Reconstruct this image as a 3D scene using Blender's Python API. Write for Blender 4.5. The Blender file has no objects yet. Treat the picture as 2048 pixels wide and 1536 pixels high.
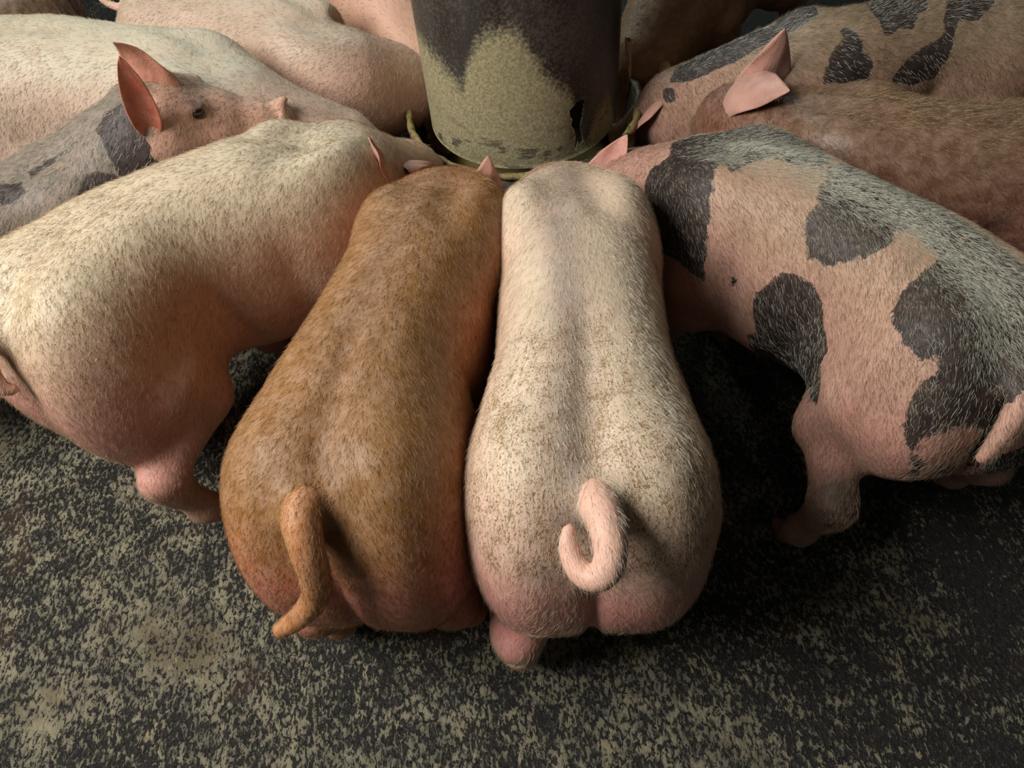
import bpy, math
import numpy as np
from mathutils import Matrix, Vector
PI = math.pi

# ------------------------------------------------------------------ camera, light, exposure
sc = bpy.context.scene
col = sc.collection
VOX = 0.0065            # size of the sampling grid for the animals' surfaces

cam_d = bpy.data.cameras.new('camera'); cam = bpy.data.objects.new('camera', cam_d); col.objects.link(cam)
cam_d.sensor_width = 36; cam_d.lens = 1480 / 2048 * 36; cam_d.clip_start = 0.02
p_, r_ = math.radians(53), math.radians(6.2)
fwd = Vector((0, math.cos(p_), -math.sin(p_))); up0 = Vector((0, math.sin(p_), math.cos(p_))); rt0 = Vector((1, 0, 0))
rt = rt0 * math.cos(r_) - up0 * math.sin(r_); up = up0 * math.cos(r_) + rt0 * math.sin(r_)
cam.matrix_world = Matrix(((rt.x, up.x, -fwd.x, 0), (rt.y, up.y, -fwd.y, 0), (rt.z, up.z, -fwd.z, 1.55), (0, 0, 0, 1)))
sc.camera = cam

w = bpy.data.worlds.new('World'); sc.world = w; w.use_nodes = True
w.node_tree.nodes['Background'].inputs[0].default_value = (0.50, 0.55, 0.50, 1)
w.node_tree.nodes['Background'].inputs[1].default_value = 0.07

def area(name, loc, target, sx, sy, power, color):
    d = bpy.data.lights.new(name, 'AREA'); d.shape = 'RECTANGLE'; d.size = sx; d.size_y = sy
    d.energy = power; d.color = color
    o = bpy.data.objects.new(name, d); col.objects.link(o); o.location = loc
    o.rotation_euler = (Vector(target) - Vector(loc)).to_track_quat('-Z', 'Y').to_euler()
    return o
area('daylight_side_opening', (-2.0, 0.45, 2.75), (-0.1, 0.9, 0.4), 1.5, 1.5, 132, (1.0, 0.955, 0.90))
area('daylight_far_opening', (-0.7, 4.6, 2.6), (0.1, 1.0, 0.5), 2.6, 1.0, 50, (0.84, 1.0, 0.95))
sc.view_settings.view_transform = 'Standard'; sc.view_settings.look = 'None'
sc.view_settings.gamma = 1; sc.view_settings.exposure = 0.06; sc.view_settings.use_curve_mapping = False

# ------------------------------------------------------------------ helpers
def lin(r, g, b):
    f = lambda c: c / 12.92 if c <= 0.04045 else ((c + 0.055) / 1.055) ** 2.4
    return np.array([f(r / 255), f(g / 255), f(b / 255)])
def sstep(a, b, x):
    t = np.clip((x - a) / (b - a), 0, 1); return t * t * (3 - 2 * t)
def vnoise(P, scale, seed=0):
    """smooth value noise 0..1 on an (N,3) array"""
    Q = P * scale + 31.7 + seed * 7.13
    I = np.floor(Q).astype(np.int64); Fr = Q - I; Fr = Fr * Fr * (3 - 2 * Fr)
    def h(i, j, k):
        n = (i * 73856093) ^ (j * 19349663) ^ (k * 83492791) ^ (seed * 2654435)
        n = (n ^ (n >> 13)) * 1274126177 & 0x7fffffff
        return ((n ^ (n >> 16)) & 0xffff) / 65535.0
    out = 0
    for a in (0, 1):
        for b in (0, 1):
            for c in (0, 1):
                wgt = (Fr[:, 0] if a else 1 - Fr[:, 0]) * (Fr[:, 1] if b else 1 - Fr[:, 1]) * (Fr[:, 2] if c else 1 - Fr[:, 2])
                out = out + wgt * h(I[:, 0] + a, I[:, 1] + b, I[:, 2] + c)
    return out
def tag(o, label=None, cat=None, group=None, kind=None):
    if label: o['label'] = label
    if cat: o['category'] = cat
    if group: o['group'] = group
    if kind: o['kind'] = kind
    return o
def mesh_obj(name, V, F, mat, parent=None, smooth=True):
    me = bpy.data.meshes.new(name)
    me.from_pydata([tuple(v) for v in V], [], F); me.validate(); me.update()
    if smooth: me.polygons.foreach_set('use_smooth', [True] * len(me.polygons))
    me.materials.append(mat)
    o = bpy.data.objects.new(name, me); col.objects.link(o)
    if parent: o.parent = parent
    return o

class NT:
    """short hand for building a node tree"""
    def __init__(s, name):
        s.m = bpy.data.materials.new(name); s.m.use_nodes = True; s.t = s.m.node_tree
        s.b = s.t.nodes['Principled BSDF']; s.out = s.t.nodes['Material Output']
    def n(s, typ, **kw):
        nd = s.t.nodes.new(typ)
        for k, v in kw.items():
            if k == 'ins':
                for kk, vv in v.items():
                    if isinstance(vv, bpy.types.NodeSocket): s.t.links.new(vv, nd.inputs[kk])
                    else: nd.inputs[kk].default_value = vv
            else: setattr(nd, k, v)
        return nd
    def math(s, op, a, b=0.0, c=None, clamp=False):
        nd = s.t.nodes.new('ShaderNodeMath'); nd.operation = op; nd.use_clamp = clamp
        for i, v in enumerate((a, b) if c is None else (a, b, c)):
            if isinstance(v, bpy.types.NodeSocket): s.t.links.new(v, nd.inputs[i])
            else: nd.inputs[i].default_value = v
        return nd.outputs[0]
    def step(s, v, lo, hi):
        nd = s.n('ShaderNodeMapRange', interpolation_type='SMOOTHSTEP', ins={'Value': v, 'From Min': lo, 'From Max': hi}); return nd.outputs[0]
    def mix(s, f, a, b, mode='MIX'):
        nd = s.t.nodes.new('ShaderNodeMix'); nd.data_type = 'RGBA'; nd.blend_type = mode
        for sock, v in ((nd.inputs[0], f), (nd.inputs[6], a), (nd.inputs[7], b)):
            if isinstance(v, bpy.types.NodeSocket): s.t.links.new(v, sock)
            else: sock.default_value = v
        return nd.outputs[2]
    def noise(s, vec, scale, detail=3, rough=0.5, dist=0.0):
        nd = s.n('ShaderNodeTexNoise', ins={'Vector': vec, 'Scale': scale, 'Detail': detail, 'Roughness': rough, 'Distortion': dist}); return nd.outputs[0]
    def scalev(s, vec, sx, sy, sz, rot=(0, 0, 0)):
        nd = s.n('ShaderNodeMapping', ins={'Vector': vec, 'Scale': (sx, sy, sz), 'Rotation': rot}); return nd.outputs[0]
    def attr(s, name, out='Fac'):
        return s.n('ShaderNodeAttribute', attribute_name=name).outputs[out]
    def bump(s, h, strength, dist, normal=None):
        nd = s.n('ShaderNodeBump', ins={'Height': h, 'Strength': strength, 'Distance': dist})
        if normal is not None: s.t.links.new(normal, nd.inputs['Normal'])
        return nd.outputs[0]
    def link(s, a, inp): s.t.links.new(a, s.b.inputs[inp])
def c4(c): return (float(c[0]), float(c[1]), float(c[2]), 1.0)

# ------------------------------------------------------------------ materials of the setting
def mat_floor():
    t = NT('worn_wet_concrete')
    P = t.n('ShaderNodeNewGeometry').outputs['Position']
    Ps = t.scalev(P, 1.0, 0.55, 1.0, (0, 0, 0.6))
    sx = t.n('ShaderNodeSeparateXYZ', ins={0: P})
    big = t.noise(P, 3.0, 4, 0.6); mid = t.noise(P, 17, 4, 0.65, 0.8)
    fine = t.noise(Ps, 120, 5, 0.66, 0.5); vf = t.noise(Ps, 380, 3, 0.65)
    h = t.math('ADD', t.math('MULTIPLY', fine, 1.0), t.math('MULTIPLY', vf, 0.30))
    h = t.math('ADD', h, t.math('MULTIPLY', mid, 0.34))
    h = t.math('ADD', h, t.math('MULTIPLY', big, 0.42))
    dimming = t.math('ADD', t.step(sx.outputs[1], 1.5, 2.1), t.math('MULTIPLY', t.step(sx.outputs[0], .25, 1.0), .55))   # dimness far off and on the right, painted as fewer pale chips
    h = t.math('SUBTRACT', h, t.math('MULTIPLY', dimming, .12))
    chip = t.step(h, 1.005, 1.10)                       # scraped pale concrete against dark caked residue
    bl = t.math('ADD', t.noise(P, 11, 4, 0.7, 0.8), t.math('MULTIPLY', fine, 0.35))
    blotch = t.math('MULTIPLY', t.step(t.math('SUBTRACT', bl, t.math('MULTIPLY', dimming, .03)), 0.835, 0.875), .9)
    pale = t.mix(t.step(mid, .35, .7), c4(lin(104, 102, 88)), c4(lin(148, 141, 116)))
    pale = t.mix(t.step(big, .55, .7), pale, c4(lin(108, 98, 76)))
    dark = t.mix(t.step(vf, .3, .7), c4(lin(15, 15, 16)), c4(lin(44, 42, 38)))
    dark = t.mix(t.step(t.noise(P, 7, 2), .6, .7), dark, c4(lin(50, 38, 30)))
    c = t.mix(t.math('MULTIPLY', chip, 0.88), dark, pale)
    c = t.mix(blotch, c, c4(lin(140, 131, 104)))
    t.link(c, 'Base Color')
    ro = t.math('ADD', t.math('ADD', .24, t.math('MULTIPLY', t.step(t.noise(P, 5, 3), .42, .6), .22)), t.math('MULTIPLY', chip, 0.35))
    t.link(ro, 'Roughness'); t.b.inputs['Specular IOR Level'].default_value = 0.28
    t.link(t.bump(h, 0.85, 0.008), 'Normal')
    return t.m

def mat_hopper():
    t = NT('dusty_dark_plastic')
    P = t.n('ShaderNodeTexCoord').outputs['Object']
    x, y, z = (t.n('ShaderNodeSeparateXYZ', ins={0: P}).outputs[i] for i in range(3))
    ang = t.math('ARCTAN2', x, t.math('MULTIPLY', y, -1.0))      # 0 = towards the standing viewer, + = right
    n1 = t.noise(P, 9, 4, 0.6, 0.3); n2 = t.noise(P, 130, 4, 0.65); n3 = t.noise(P, 520, 3, 0.6)
    cr = t.n('ShaderNodeValToRGB', ins={0: t.math('DIVIDE', t.math('ADD', ang, PI), 2 * PI)}); cr.color_ramp.interpolation = 'LINEAR'   # outline of the dust on the wall
    keys = [(-PI, .50), (-1.6, .62), (-1.1, .60), (-.96, .588), (-.64, .535), (-.56, .60), (-.46, .655), (-.31, .69), (-.13, .697), (0, .66), (.113, .60), (.24, .56), (.40, .515), (.47, .45), (.50, .36), (.62, .34), (.75, .43), (.95, .45), (1.1, .36), (1.3, .30), (PI, .50)]
    el = cr.color_ramp.elements
    while len(el) > 1: el.remove(el[-1])
    for i, (a_, v_) in enumerate(keys):
        e = el[0] if i == 0 else el.new((a_ + PI) / (2 * PI)); e.position = (a_ + PI) / (2 * PI); e.color = (v_, v_, v_, 1)
    top = cr.outputs[0]
    edge = t.math('ADD', t.math('SUBTRACT', top, z), t.math('MULTIPLY', t.math('SUBTRACT', n1, .5), 0.06))
    edge = t.math('ADD', edge, t.math('MULTIPLY', t.math('SUBTRACT', n2, .5), 0.09))
    dust = t.step(edge, -0.03, 0.045)
    dust = t.math('MULTIPLY', dust, t.step(t.math('ADD', n3, t.math('MULTIPLY', z, 0.12)), 0.24, 0.50))
    n4 = t.noise(t.scalev(P, 1, 1, 2.8, (0, .35, 0)), 8, 4, .65, .6)
    smear = t.math('MULTIPLY', t.step(n4, .53, .62), t.math('SUBTRACT', 1.0, t.step(z, .36, .46)))
    dust = t.math('MULTIPLY', dust, t.math('SUBTRACT', 1.0, t.math('MULTIPLY', smear, .75)))
    base = t.mix(t.step(t.noise(t.scalev(P, 1, 1, .2), 14, 3), .35, .65), c4(lin(36, 28, 28)), c4(lin(58, 56, 54)))
    light = t.math('MULTIPLY', t.step(t.math('ADD', n2, t.math('MULTIPLY', t.noise(P, 5, 2), .6)), .74, .98), .16)
    base = t.mix(light, base, c4(lin(150, 145, 125)))
    dc = t.mix(t.step(n2, .3, .7), c4(lin(128, 121, 92)), c4(lin(170, 162, 126)))
    t.link(t.mix(dust, base, dc), 'Base Color')
    t.link(t.math('ADD', .38, t.math('MULTIPLY', dust, .5)), 'Roughness')
    hh = t.math('ADD', t.math('MULTIPLY', n2, .7), t.math('MULTIPLY', dust, 1.0))
    t.link(t.bump(t.math('ADD', hh, t.math('MULTIPLY', n3, .35)), 0.55, 0.003), 'Normal')
    return t.m
def mat_rust(name, a, b, sc_=60):
    t = NT(name)
    P = t.n('ShaderNodeTexCoord').outputs['Object']
    n = t.noise(P, sc_, 4, .65, .3)
    t.link(t.mix(t.step(t.math('ADD', t.math('MULTIPLY', n, .6), t.math('MULTIPLY', t.noise(P, sc_ / 8, 3), .5)), .42, .62), c4(a), c4(b)), 'Base Color')
    t.b.inputs['Roughness'].default_value = .6
    t.link(t.bump(n, .5, .003), 'Normal')
    return t.m
M_FLOOR = mat_floor(); M_HOP = mat_hopper()
M_RIM = mat_rust('feed_caked_steel', lin(40, 36, 28), lin(150, 134, 84), 45)
M_PAN = mat_rust('feed_dusted_pan', lin(30, 27, 22), lin(96, 86, 56), 22)
M_FEED = mat_rust('ground_feed', lin(150, 128, 72), lin(190, 168, 104), 120)

# ------------------------------------------------------------------ the animals' coat
def mat_skin(name, speck_col, patch_col, rough=0.52, hairs=(0.6, 0.5, 0.35), sheen=0.0):
    t = NT(name)
    tint = t.attr('tint', 'Color'); spk = t.attr('speck'); pat = t.attr('patch'); B = t.attr('bodyco', 'Vector')
    n60 = t.noise(B, 38, 4, .6, .4); n200 = t.noise(B, 170, 4, .6)
    fib = t.noise(t.scalev(B, 260, 700, 420), 1.0, 2, .5)             # short combed fibres running along the body
    fib2 = t.noise(t.scalev(B, 700, 420, 170), 1.0, 2, .5)            # ... and down the flanks
    c = t.mix(t.math('MULTIPLY', t.step(n60, .3, .72), .22), tint, c4(lin(226, 192, 168)), 'MIX')
    c = t.mix(t.math('MULTIPLY', t.step(fib, .42, .7), .22), c, t.mix(0.5, tint, (0.02, 0.015, 0.01, 1)))
    # patches with a ragged edge
    pn = t.math('ADD', pat, t.math('MULTIPLY', t.math('SUBTRACT', n60, .5), .030))
    pn = t.math('ADD', pn, t.math('MULTIPLY', t.math('SUBTRACT', n200, .5), .012))
    pm = t.step(pn, -0.0015, 0.0025)
    pc = t.mix(t.step(n60, .35, .7), c4(patch_col), c4(np.array(patch_col) * 1.9 + .006))
    c = t.mix(pm, c, pc)
    # dried dirt flecks
    ds = t.noise(t.scalev(B, 300, 300, 150), 1.0, 3, .65, .6)
    cl = t.noise(B, 30, 3, .6)
    thr = t.math('SUBTRACT', 0.82, t.math('MULTIPLY', spk, t.math('ADD', .12, t.math('MULTIPLY', cl, .30))))
    dm = t.math('MULTIPLY', t.step(t.math('SUBTRACT', ds, thr), -.01, .035), .82)
    c = t.mix(dm, c, c4(speck_col))
    dirty = t.math('MULTIPLY', t.math('MULTIPLY', spk, t.step(cl, .40, .68)), .30)
    c = t.mix(dirty, c, c4(np.array(speck_col) * 1.35))
    tiny = t.n('ShaderNodeTexVoronoi', ins={'Vector': B, 'Scale': 95.0}).outputs['Distance']
    c = t.mix(t.math('MULTIPLY', t.math('SUBTRACT', 1.0, t.step(tiny, .06, .10)), t.step(n60, .5, .6)), c, c4(np.array(speck_col) * .35))
    t.link(c, 'Base Color')
    t.b.inputs['Roughness'].default_value = rough
    t.b.inputs['Specular IOR Level'].default_value = .38
    if sheen: t.b.inputs['Sheen Weight'].default_value = sheen
    hgt = t.math('ADD', t.math('MULTIPLY', n200, .5), t.math('MULTIPLY', fib, .35))
    hgt = t.math('ADD', hgt, t.math('MULTIPLY', fib2, .35)); hgt = t.math('ADD', hgt, t.math('MULTIPLY', dm, .5))
    nb = t.bump(hgt, .42, .0022)
    wr = t.noise(t.scalev(B, 1.0, 1.0, .45), 30, 4, .6, 1.0)
    t.link(t.bump(wr, .30, .007, nb), 'Normal')
    return t.m
def mat_hair():
    t = NT('fine_hair')
    t.link(t.attr('hcol', 'Color'), 'Base Color'); t.b.inputs['Roughness'].default_value = .5
    t.b.inputs['Specular IOR Level'].default_value = .45
    return t.m
M_HAIR = mat_hair()
def flat(name, c, rough, spec=.5):
    t = NT(name); P = t.n('ShaderNodeTexCoord').outputs['Object']
    t.link(t.mix(t.noise(P, 60, 3), c4(np.array(c) * .8), c4(np.array(c) * 1.2)), 'Base Color')
    t.b.inputs['Roughness'].default_value = rough; t.b.inputs['Specular IOR Level'].default_value = spec
    return t.m
M_EYE = flat('dark_eye', (0.012, 0.008, 0.006), .08, .8)
M_HOOF = flat('pinkish_horn', lin(150, 112, 96), .55)
M_HOOFD = flat('dark_horn', lin(70, 54, 48), .55)

# ------------------------------------------------------------------ implicit surfaces (smooth unions sampled on a grid)
class Field:
    def __init__(s, lo, hi, h):
        s.lo = np.array(lo, float); s.h = h
        s.n = (np.ceil((np.array(hi) - s.lo) / h)).astype(int) + 1
        s.ax = [s.lo[i] + h * np.arange(s.n[i]) for i in range(3)]
        s.f = np.full(s.n, 0.5, np.float32)
    def region(s, lo, hi):
        a = np.clip(np.floor((np.array(lo) - s.lo) / s.h).astype(int), 0, s.n)
        b = np.clip(np.ceil((np.array(hi) - s.lo) / s.h).astype(int) + 1, 0, s.n)
        sl = tuple(slice(a[i], b[i]) for i in range(3))
        X, Y, Z = np.meshgrid(s.ax[0][sl[0]], s.ax[1][sl[1]], s.ax[2][sl[2]], indexing='ij')
        return sl, X.astype(np.float32), Y.astype(np.float32), Z.astype(np.float32)
    def blend(s, sl, d, k):
        f = s.f[sl]; hh = np.maximum(k - np.abs(f - d), 0) / k
        s.f[sl] = np.minimum(f, d) - hh * hh * k * .25
    def ell(s, c, r, k=.04, rot=None):
        R = max(r) + k + .02 if rot is not None else None
        pad = np.array(r) + k + .02 if rot is None else np.array([R] * 3)
        sl, X, Y, Z = s.region(np.array(c) - pad, np.array(c) + pad)
        X, Y, Z = X - c[0], Y - c[1], Z - c[2]
        if rot is not None:
            m = np.array(rot); X, Y, Z = (m[0, i] * X + m[1, i] * Y + m[2, i] * Z for i in range(3))
        k0 = np.sqrt((X / r[0]) ** 2 + (Y / r[1]) ** 2 + (Z / r[2]) ** 2)
        k1 = np.sqrt((X / r[0] ** 2) ** 2 + (Y / r[1] ** 2) ** 2 + (Z / r[2] ** 2) ** 2) + 1e-6
        s.blend(sl, k0 * (k0 - 1) / k1, k)
    def cone(s, a, b, ra, rb, k=.03, carve=False):
        a = np.array(a, float); b = np.array(b, float); pad = max(ra, rb) + k + .02
        sl, X, Y, Z = s.region(np.minimum(a, b) - pad, np.maximum(a, b) + pad)
        ba = b - a; L = ba @ ba + 1e-9
        t = np.clip(((X - a[0]) * ba[0] + (Y - a[1]) * ba[1] + (Z - a[2]) * ba[2]) / L, 0, 1)
        d = np.sqrt((X - a[0] - t * ba[0]) ** 2 + (Y - a[1] - t * ba[1]) ** 2 + (Z - a[2] - t * ba[2]) ** 2) - (ra + (rb - ra) * t)
        if carve:
            f = s.f[sl]; hh = np.maximum(k - np.abs(f + d), 0) / k
            s.f[sl] = np.maximum(f, -d) + hh * hh * k * .25
        else: s.blend(sl, d, k)
    def chain(s, pts, rad, k=.03):
        for i in range(len(pts) - 1): s.cone(pts[i], pts[i + 1], rad[i], rad[i + 1], k)
    def mesh(s, keep=None):
        f = s.f; n = s.n; ins = f < 0
        vid = -np.ones(n - 1, np.int64)
        corners = [(i, j, k) for i in (0, 1) for j in (0, 1) for k in (0, 1)]
        S = np.zeros(n - 1, np.int8)
        for c in corners: S += ins[c[0]:n[0] - 1 + c[0], c[1]:n[1] - 1 + c[1], c[2]:n[2] - 1 + c[2]]
        act = (S > 0) & (S < 8); idx = np.argwhere(act); vid[act] = np.arange(len(idx))
        acc = np.zeros((len(idx), 3)); cnt = np.zeros(len(idx))
        for a in corners:
            for d in range(3):
                if a[d]: continue
                b = list(a); b[d] = 1
                fa = f[idx[:, 0] + a[0], idx[:, 1] + a[1], idx[:, 2] + a[2]]; fb = f[idx[:, 0] + b[0], idx[:, 1] + b[1], idx[:, 2] + b[2]]
                m = (fa < 0) != (fb < 0); t = np.where(m, fa / np.where(m, fa - fb, 1), 0)
                p = np.array(a, float)[None] + 0 * acc; p[:, d] += t
                acc[m] += p[m]; cnt[m] += 1
        V = s.lo + (idx + acc / cnt[:, None]) * s.h
        quads = []
        for d in range(3):
            u, v = [(1, 2), (2, 0), (0, 1)][d]
            sl0 = [slice(1, n[i] - 1) for i in range(3)]; sl0[d] = slice(0, n[d] - 1)
            sl1 = list(sl0); sl1[d] = slice(1, n[d])
            A = ins[tuple(sl0)]; Bm = ins[tuple(sl1)]
            e = np.argwhere(A != Bm); flip = A[tuple(e.T)]
            e = e + np.array([sl0[i].start for i in range(3)])
            def cell(du, dv):
                q = e.copy(); q[:, u] -= du; q[:, v] -= dv; return vid[tuple(q.T)]
            q = np.stack([cell(1, 1), cell(0, 1), cell(0, 0), cell(1, 0)], 1)
            q[~flip] = q[~flip][:, ::-1]; quads.append(q)
        Q = np.concatenate(quads)
        # light smoothing to wash out the grid
        for it in range(3):
            sm = np.zeros_like(V); ct = np.zeros(len(V))
            for i in range(4):
                np.add.at(sm, Q[:, i], V[Q[:, (i + 1) % 4]]); np.add.at(ct, Q[:, i], 1)
                np.add.at(sm, Q[:, i], V[Q[:, (i + 3) % 4]]); np.add.at(ct, Q[:, i], 1)
            V = V * .5 + .5 * sm / ct[:, None]
        return V, Q

def unit(v): v = np.array(v, float); return v / (np.linalg.norm(v) + 1e-12)
def sweep(pts, rad, ns=14, sub=6):
    """closed tube through the points; returns V, quads"""
    P = np.array(pts, float); n = len(P); T = np.linspace(0, n - 1, (n - 1) * sub + 1)
    def cr(A):
        A = np.array(A, float); i = np.clip(np.floor(T).astype(int), 0, n - 2); f = T - i
        f = f[:, None] if A.ndim > 1 else f
        a0 = A[np.clip(i - 1, 0, n - 1)]; a1 = A[i]; a2 = A[i + 1]; a3 = A[np.clip(i + 2, 0, n - 1)]
        return .5 * (2 * a1 + (a2 - a0) * f + (2 * a0 - 5 * a1 + 4 * a2 - a3) * f ** 2 + (3 * a1 - a0 - 3 * a2 + a3) * f ** 3)
    C = cr(P); R = cr(rad); m = len(C)
    tan = np.gradient(C, axis=0); tan /= np.linalg.norm(tan, axis=1)[:, None]
    nv = unit(np.cross(tan[0], [0.3, 0.2, 1])); V = []; F = []
    for i in range(m):
        nv = unit(nv - tan[i] * (nv @ tan[i])); bv = np.cross(tan[i], nv)
        for j in range(ns):
            a = 2 * PI * j / ns; V.append(C[i] + R[i] * (nv * math.cos(a) + bv * math.sin(a)))
    for i in range(m - 1):
        for j in range(ns):
            F.append((i * ns + j, i * ns + (j + 1) % ns, (i + 1) * ns + (j + 1) % ns, (i + 1) * ns + j))
    V.append(C[-1] + tan[-1] * R[-1] * .8); k = len(V) - 1
    for j in range(ns): F.append(((m - 1) * ns + j, (m - 1) * ns + (j + 1) % ns, k, k))
    return np.array(V), F
def ear_mesh(base, d, nrm, L, W, cup=1.1, bend=0.3, tipbend=0.0, twist=0.0, root=.62, nu=26, nv=15, th=.0032):
    """leaf-shaped cupped ear: V, quads, region (1 outside, 2 inside)"""
    d = unit(d); nrm = unit(np.array(nrm, float) - d * (np.array(nrm) @ d)); side = np.cross(d, nrm)
    c = np.array(base, float); V = []; reg = []; rows = []
    for i in range(nu + 1):
        u = i / nu; ang = bend * u + tipbend * max(0, (u - .62) / .38) ** 1.5
        dd = d * math.cos(ang) + nrm * math.sin(ang); nn = nrm * math.cos(ang) - d * math.sin(ang)
        if i: c = c + dd * L / nu
        wv = W * (root * (1 - u) ** 1.5 + 1.12 * (max(0, u + .02)) ** .5 * (max(1 - u, 0)) ** .75 * (1.15 - .25 * u)) * .62 + .0006
        ta = twist * u; s2 = side * math.cos(ta) + nn * math.sin(ta); n2 = nn * math.cos(ta) - side * math.sin(ta)
        cu = cup * (1.25 - .75 * u); row = []
        for o in (1, -1):
            for j in range(nv + 1):
                v = (-1 + 2 * j / nv) * o; a = v * cu
                rip = .0035 * math.sin(9 * u + 5 * v) * u * (1 - u) * 4 * abs(v)
                p = c + s2 * wv * math.sin(a) / cu + n2 * (wv * (1 - math.cos(a)) / cu + rip)
                ln = n2 * math.cos(a) - s2 * math.sin(a)
                tt = th * (1 - .75 * abs(v) ** 3) * (1.7 - u)
                V.append(p + ln * tt * o); reg.append(2 if o > 0 else 1); row.append(len(V) - 1)
        rows.append(row)
    F = []; m = len(rows[0])
    for i in range(nu):
        for j in range(m): F.append((rows[i][j], rows[i + 1][j], rows[i + 1][(j + 1) % m], rows[i][(j + 1) % m]))
    return np.array(V), F, np.array(reg)

def hoof_mesh():
    f = Field((-.05, -.035, -.005), (.06, .035, .06), .0025)
    for s in (1, -1):
        f.cone((-.012, s * .012, .030), (.022, s * .014, .013), .016, .0095, .002)
        f.cone((-.008, s * .012, .013), (.016, s * .014, .010), .0135, .0095, .004)
    f.f = np.maximum(f.f, -(f.ax[2][None, None, :].astype(np.float32) - .0008))
    V, Q = f.mesh(); return V, [tuple(q) for q in Q]
_hv, _hf = hoof_mesh()
def hoof_me(mat, name):
    o = mesh_obj('hoof', _hv, _hf, mat); me = o.data; me.name = name; bpy.data.objects.remove(o); return me
HOOF = {0: hoof_me(M_HOOF, 'hoof'), 1: hoof_me(M_HOOFD, 'dark_hoof')}

PROFILE = [  # x, half width, top, bottom
    (-.42, .135, .635, .40), (-.36, .165, .675, .30), (-.28, .180, .697, .29), (-.18, .174, .706, .29), (-.06, .154, .705, .262),
    (.08, .153, .702, .225), (.18, .158, .699, .235), (.26, .153, .679, .27), (.34, .138, .630, .275), (.42, .120, .580, .27), (.50, .106, .520, .26), (.60, .10, .47, .24)]

def interp_cr(x, xs, ys):
    xs = np.array(xs); ys = np.array(ys); m = np.gradient(ys, xs)
    i = np.clip(np.searchsorted(xs, x) - 1, 0, len(xs) - 2); h = xs[i + 1] - xs[i]; t = np.clip((x - xs[i]) / h, 0, 1)
    return (2 * t ** 3 - 3 * t ** 2 + 1) * ys[i] + (t ** 3 - 2 * t ** 2 + t) * h * m[i] + (-2 * t ** 3 + 3 * t ** 2) * ys[i + 1] + (t ** 3 - t ** 2) * h * m[i + 1]

def rotm(yaw, pitch):
    """columns: forward, left, up of the head"""
    cy, sy, cp, sp = math.cos(yaw), math.sin(yaw), math.cos(pitch), math.sin(pitch)
    return np.array([[cy * cp, -sy, -cy * sp], [sy * cp, cy, -sy * sp], [sp, 0, cp]])

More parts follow.
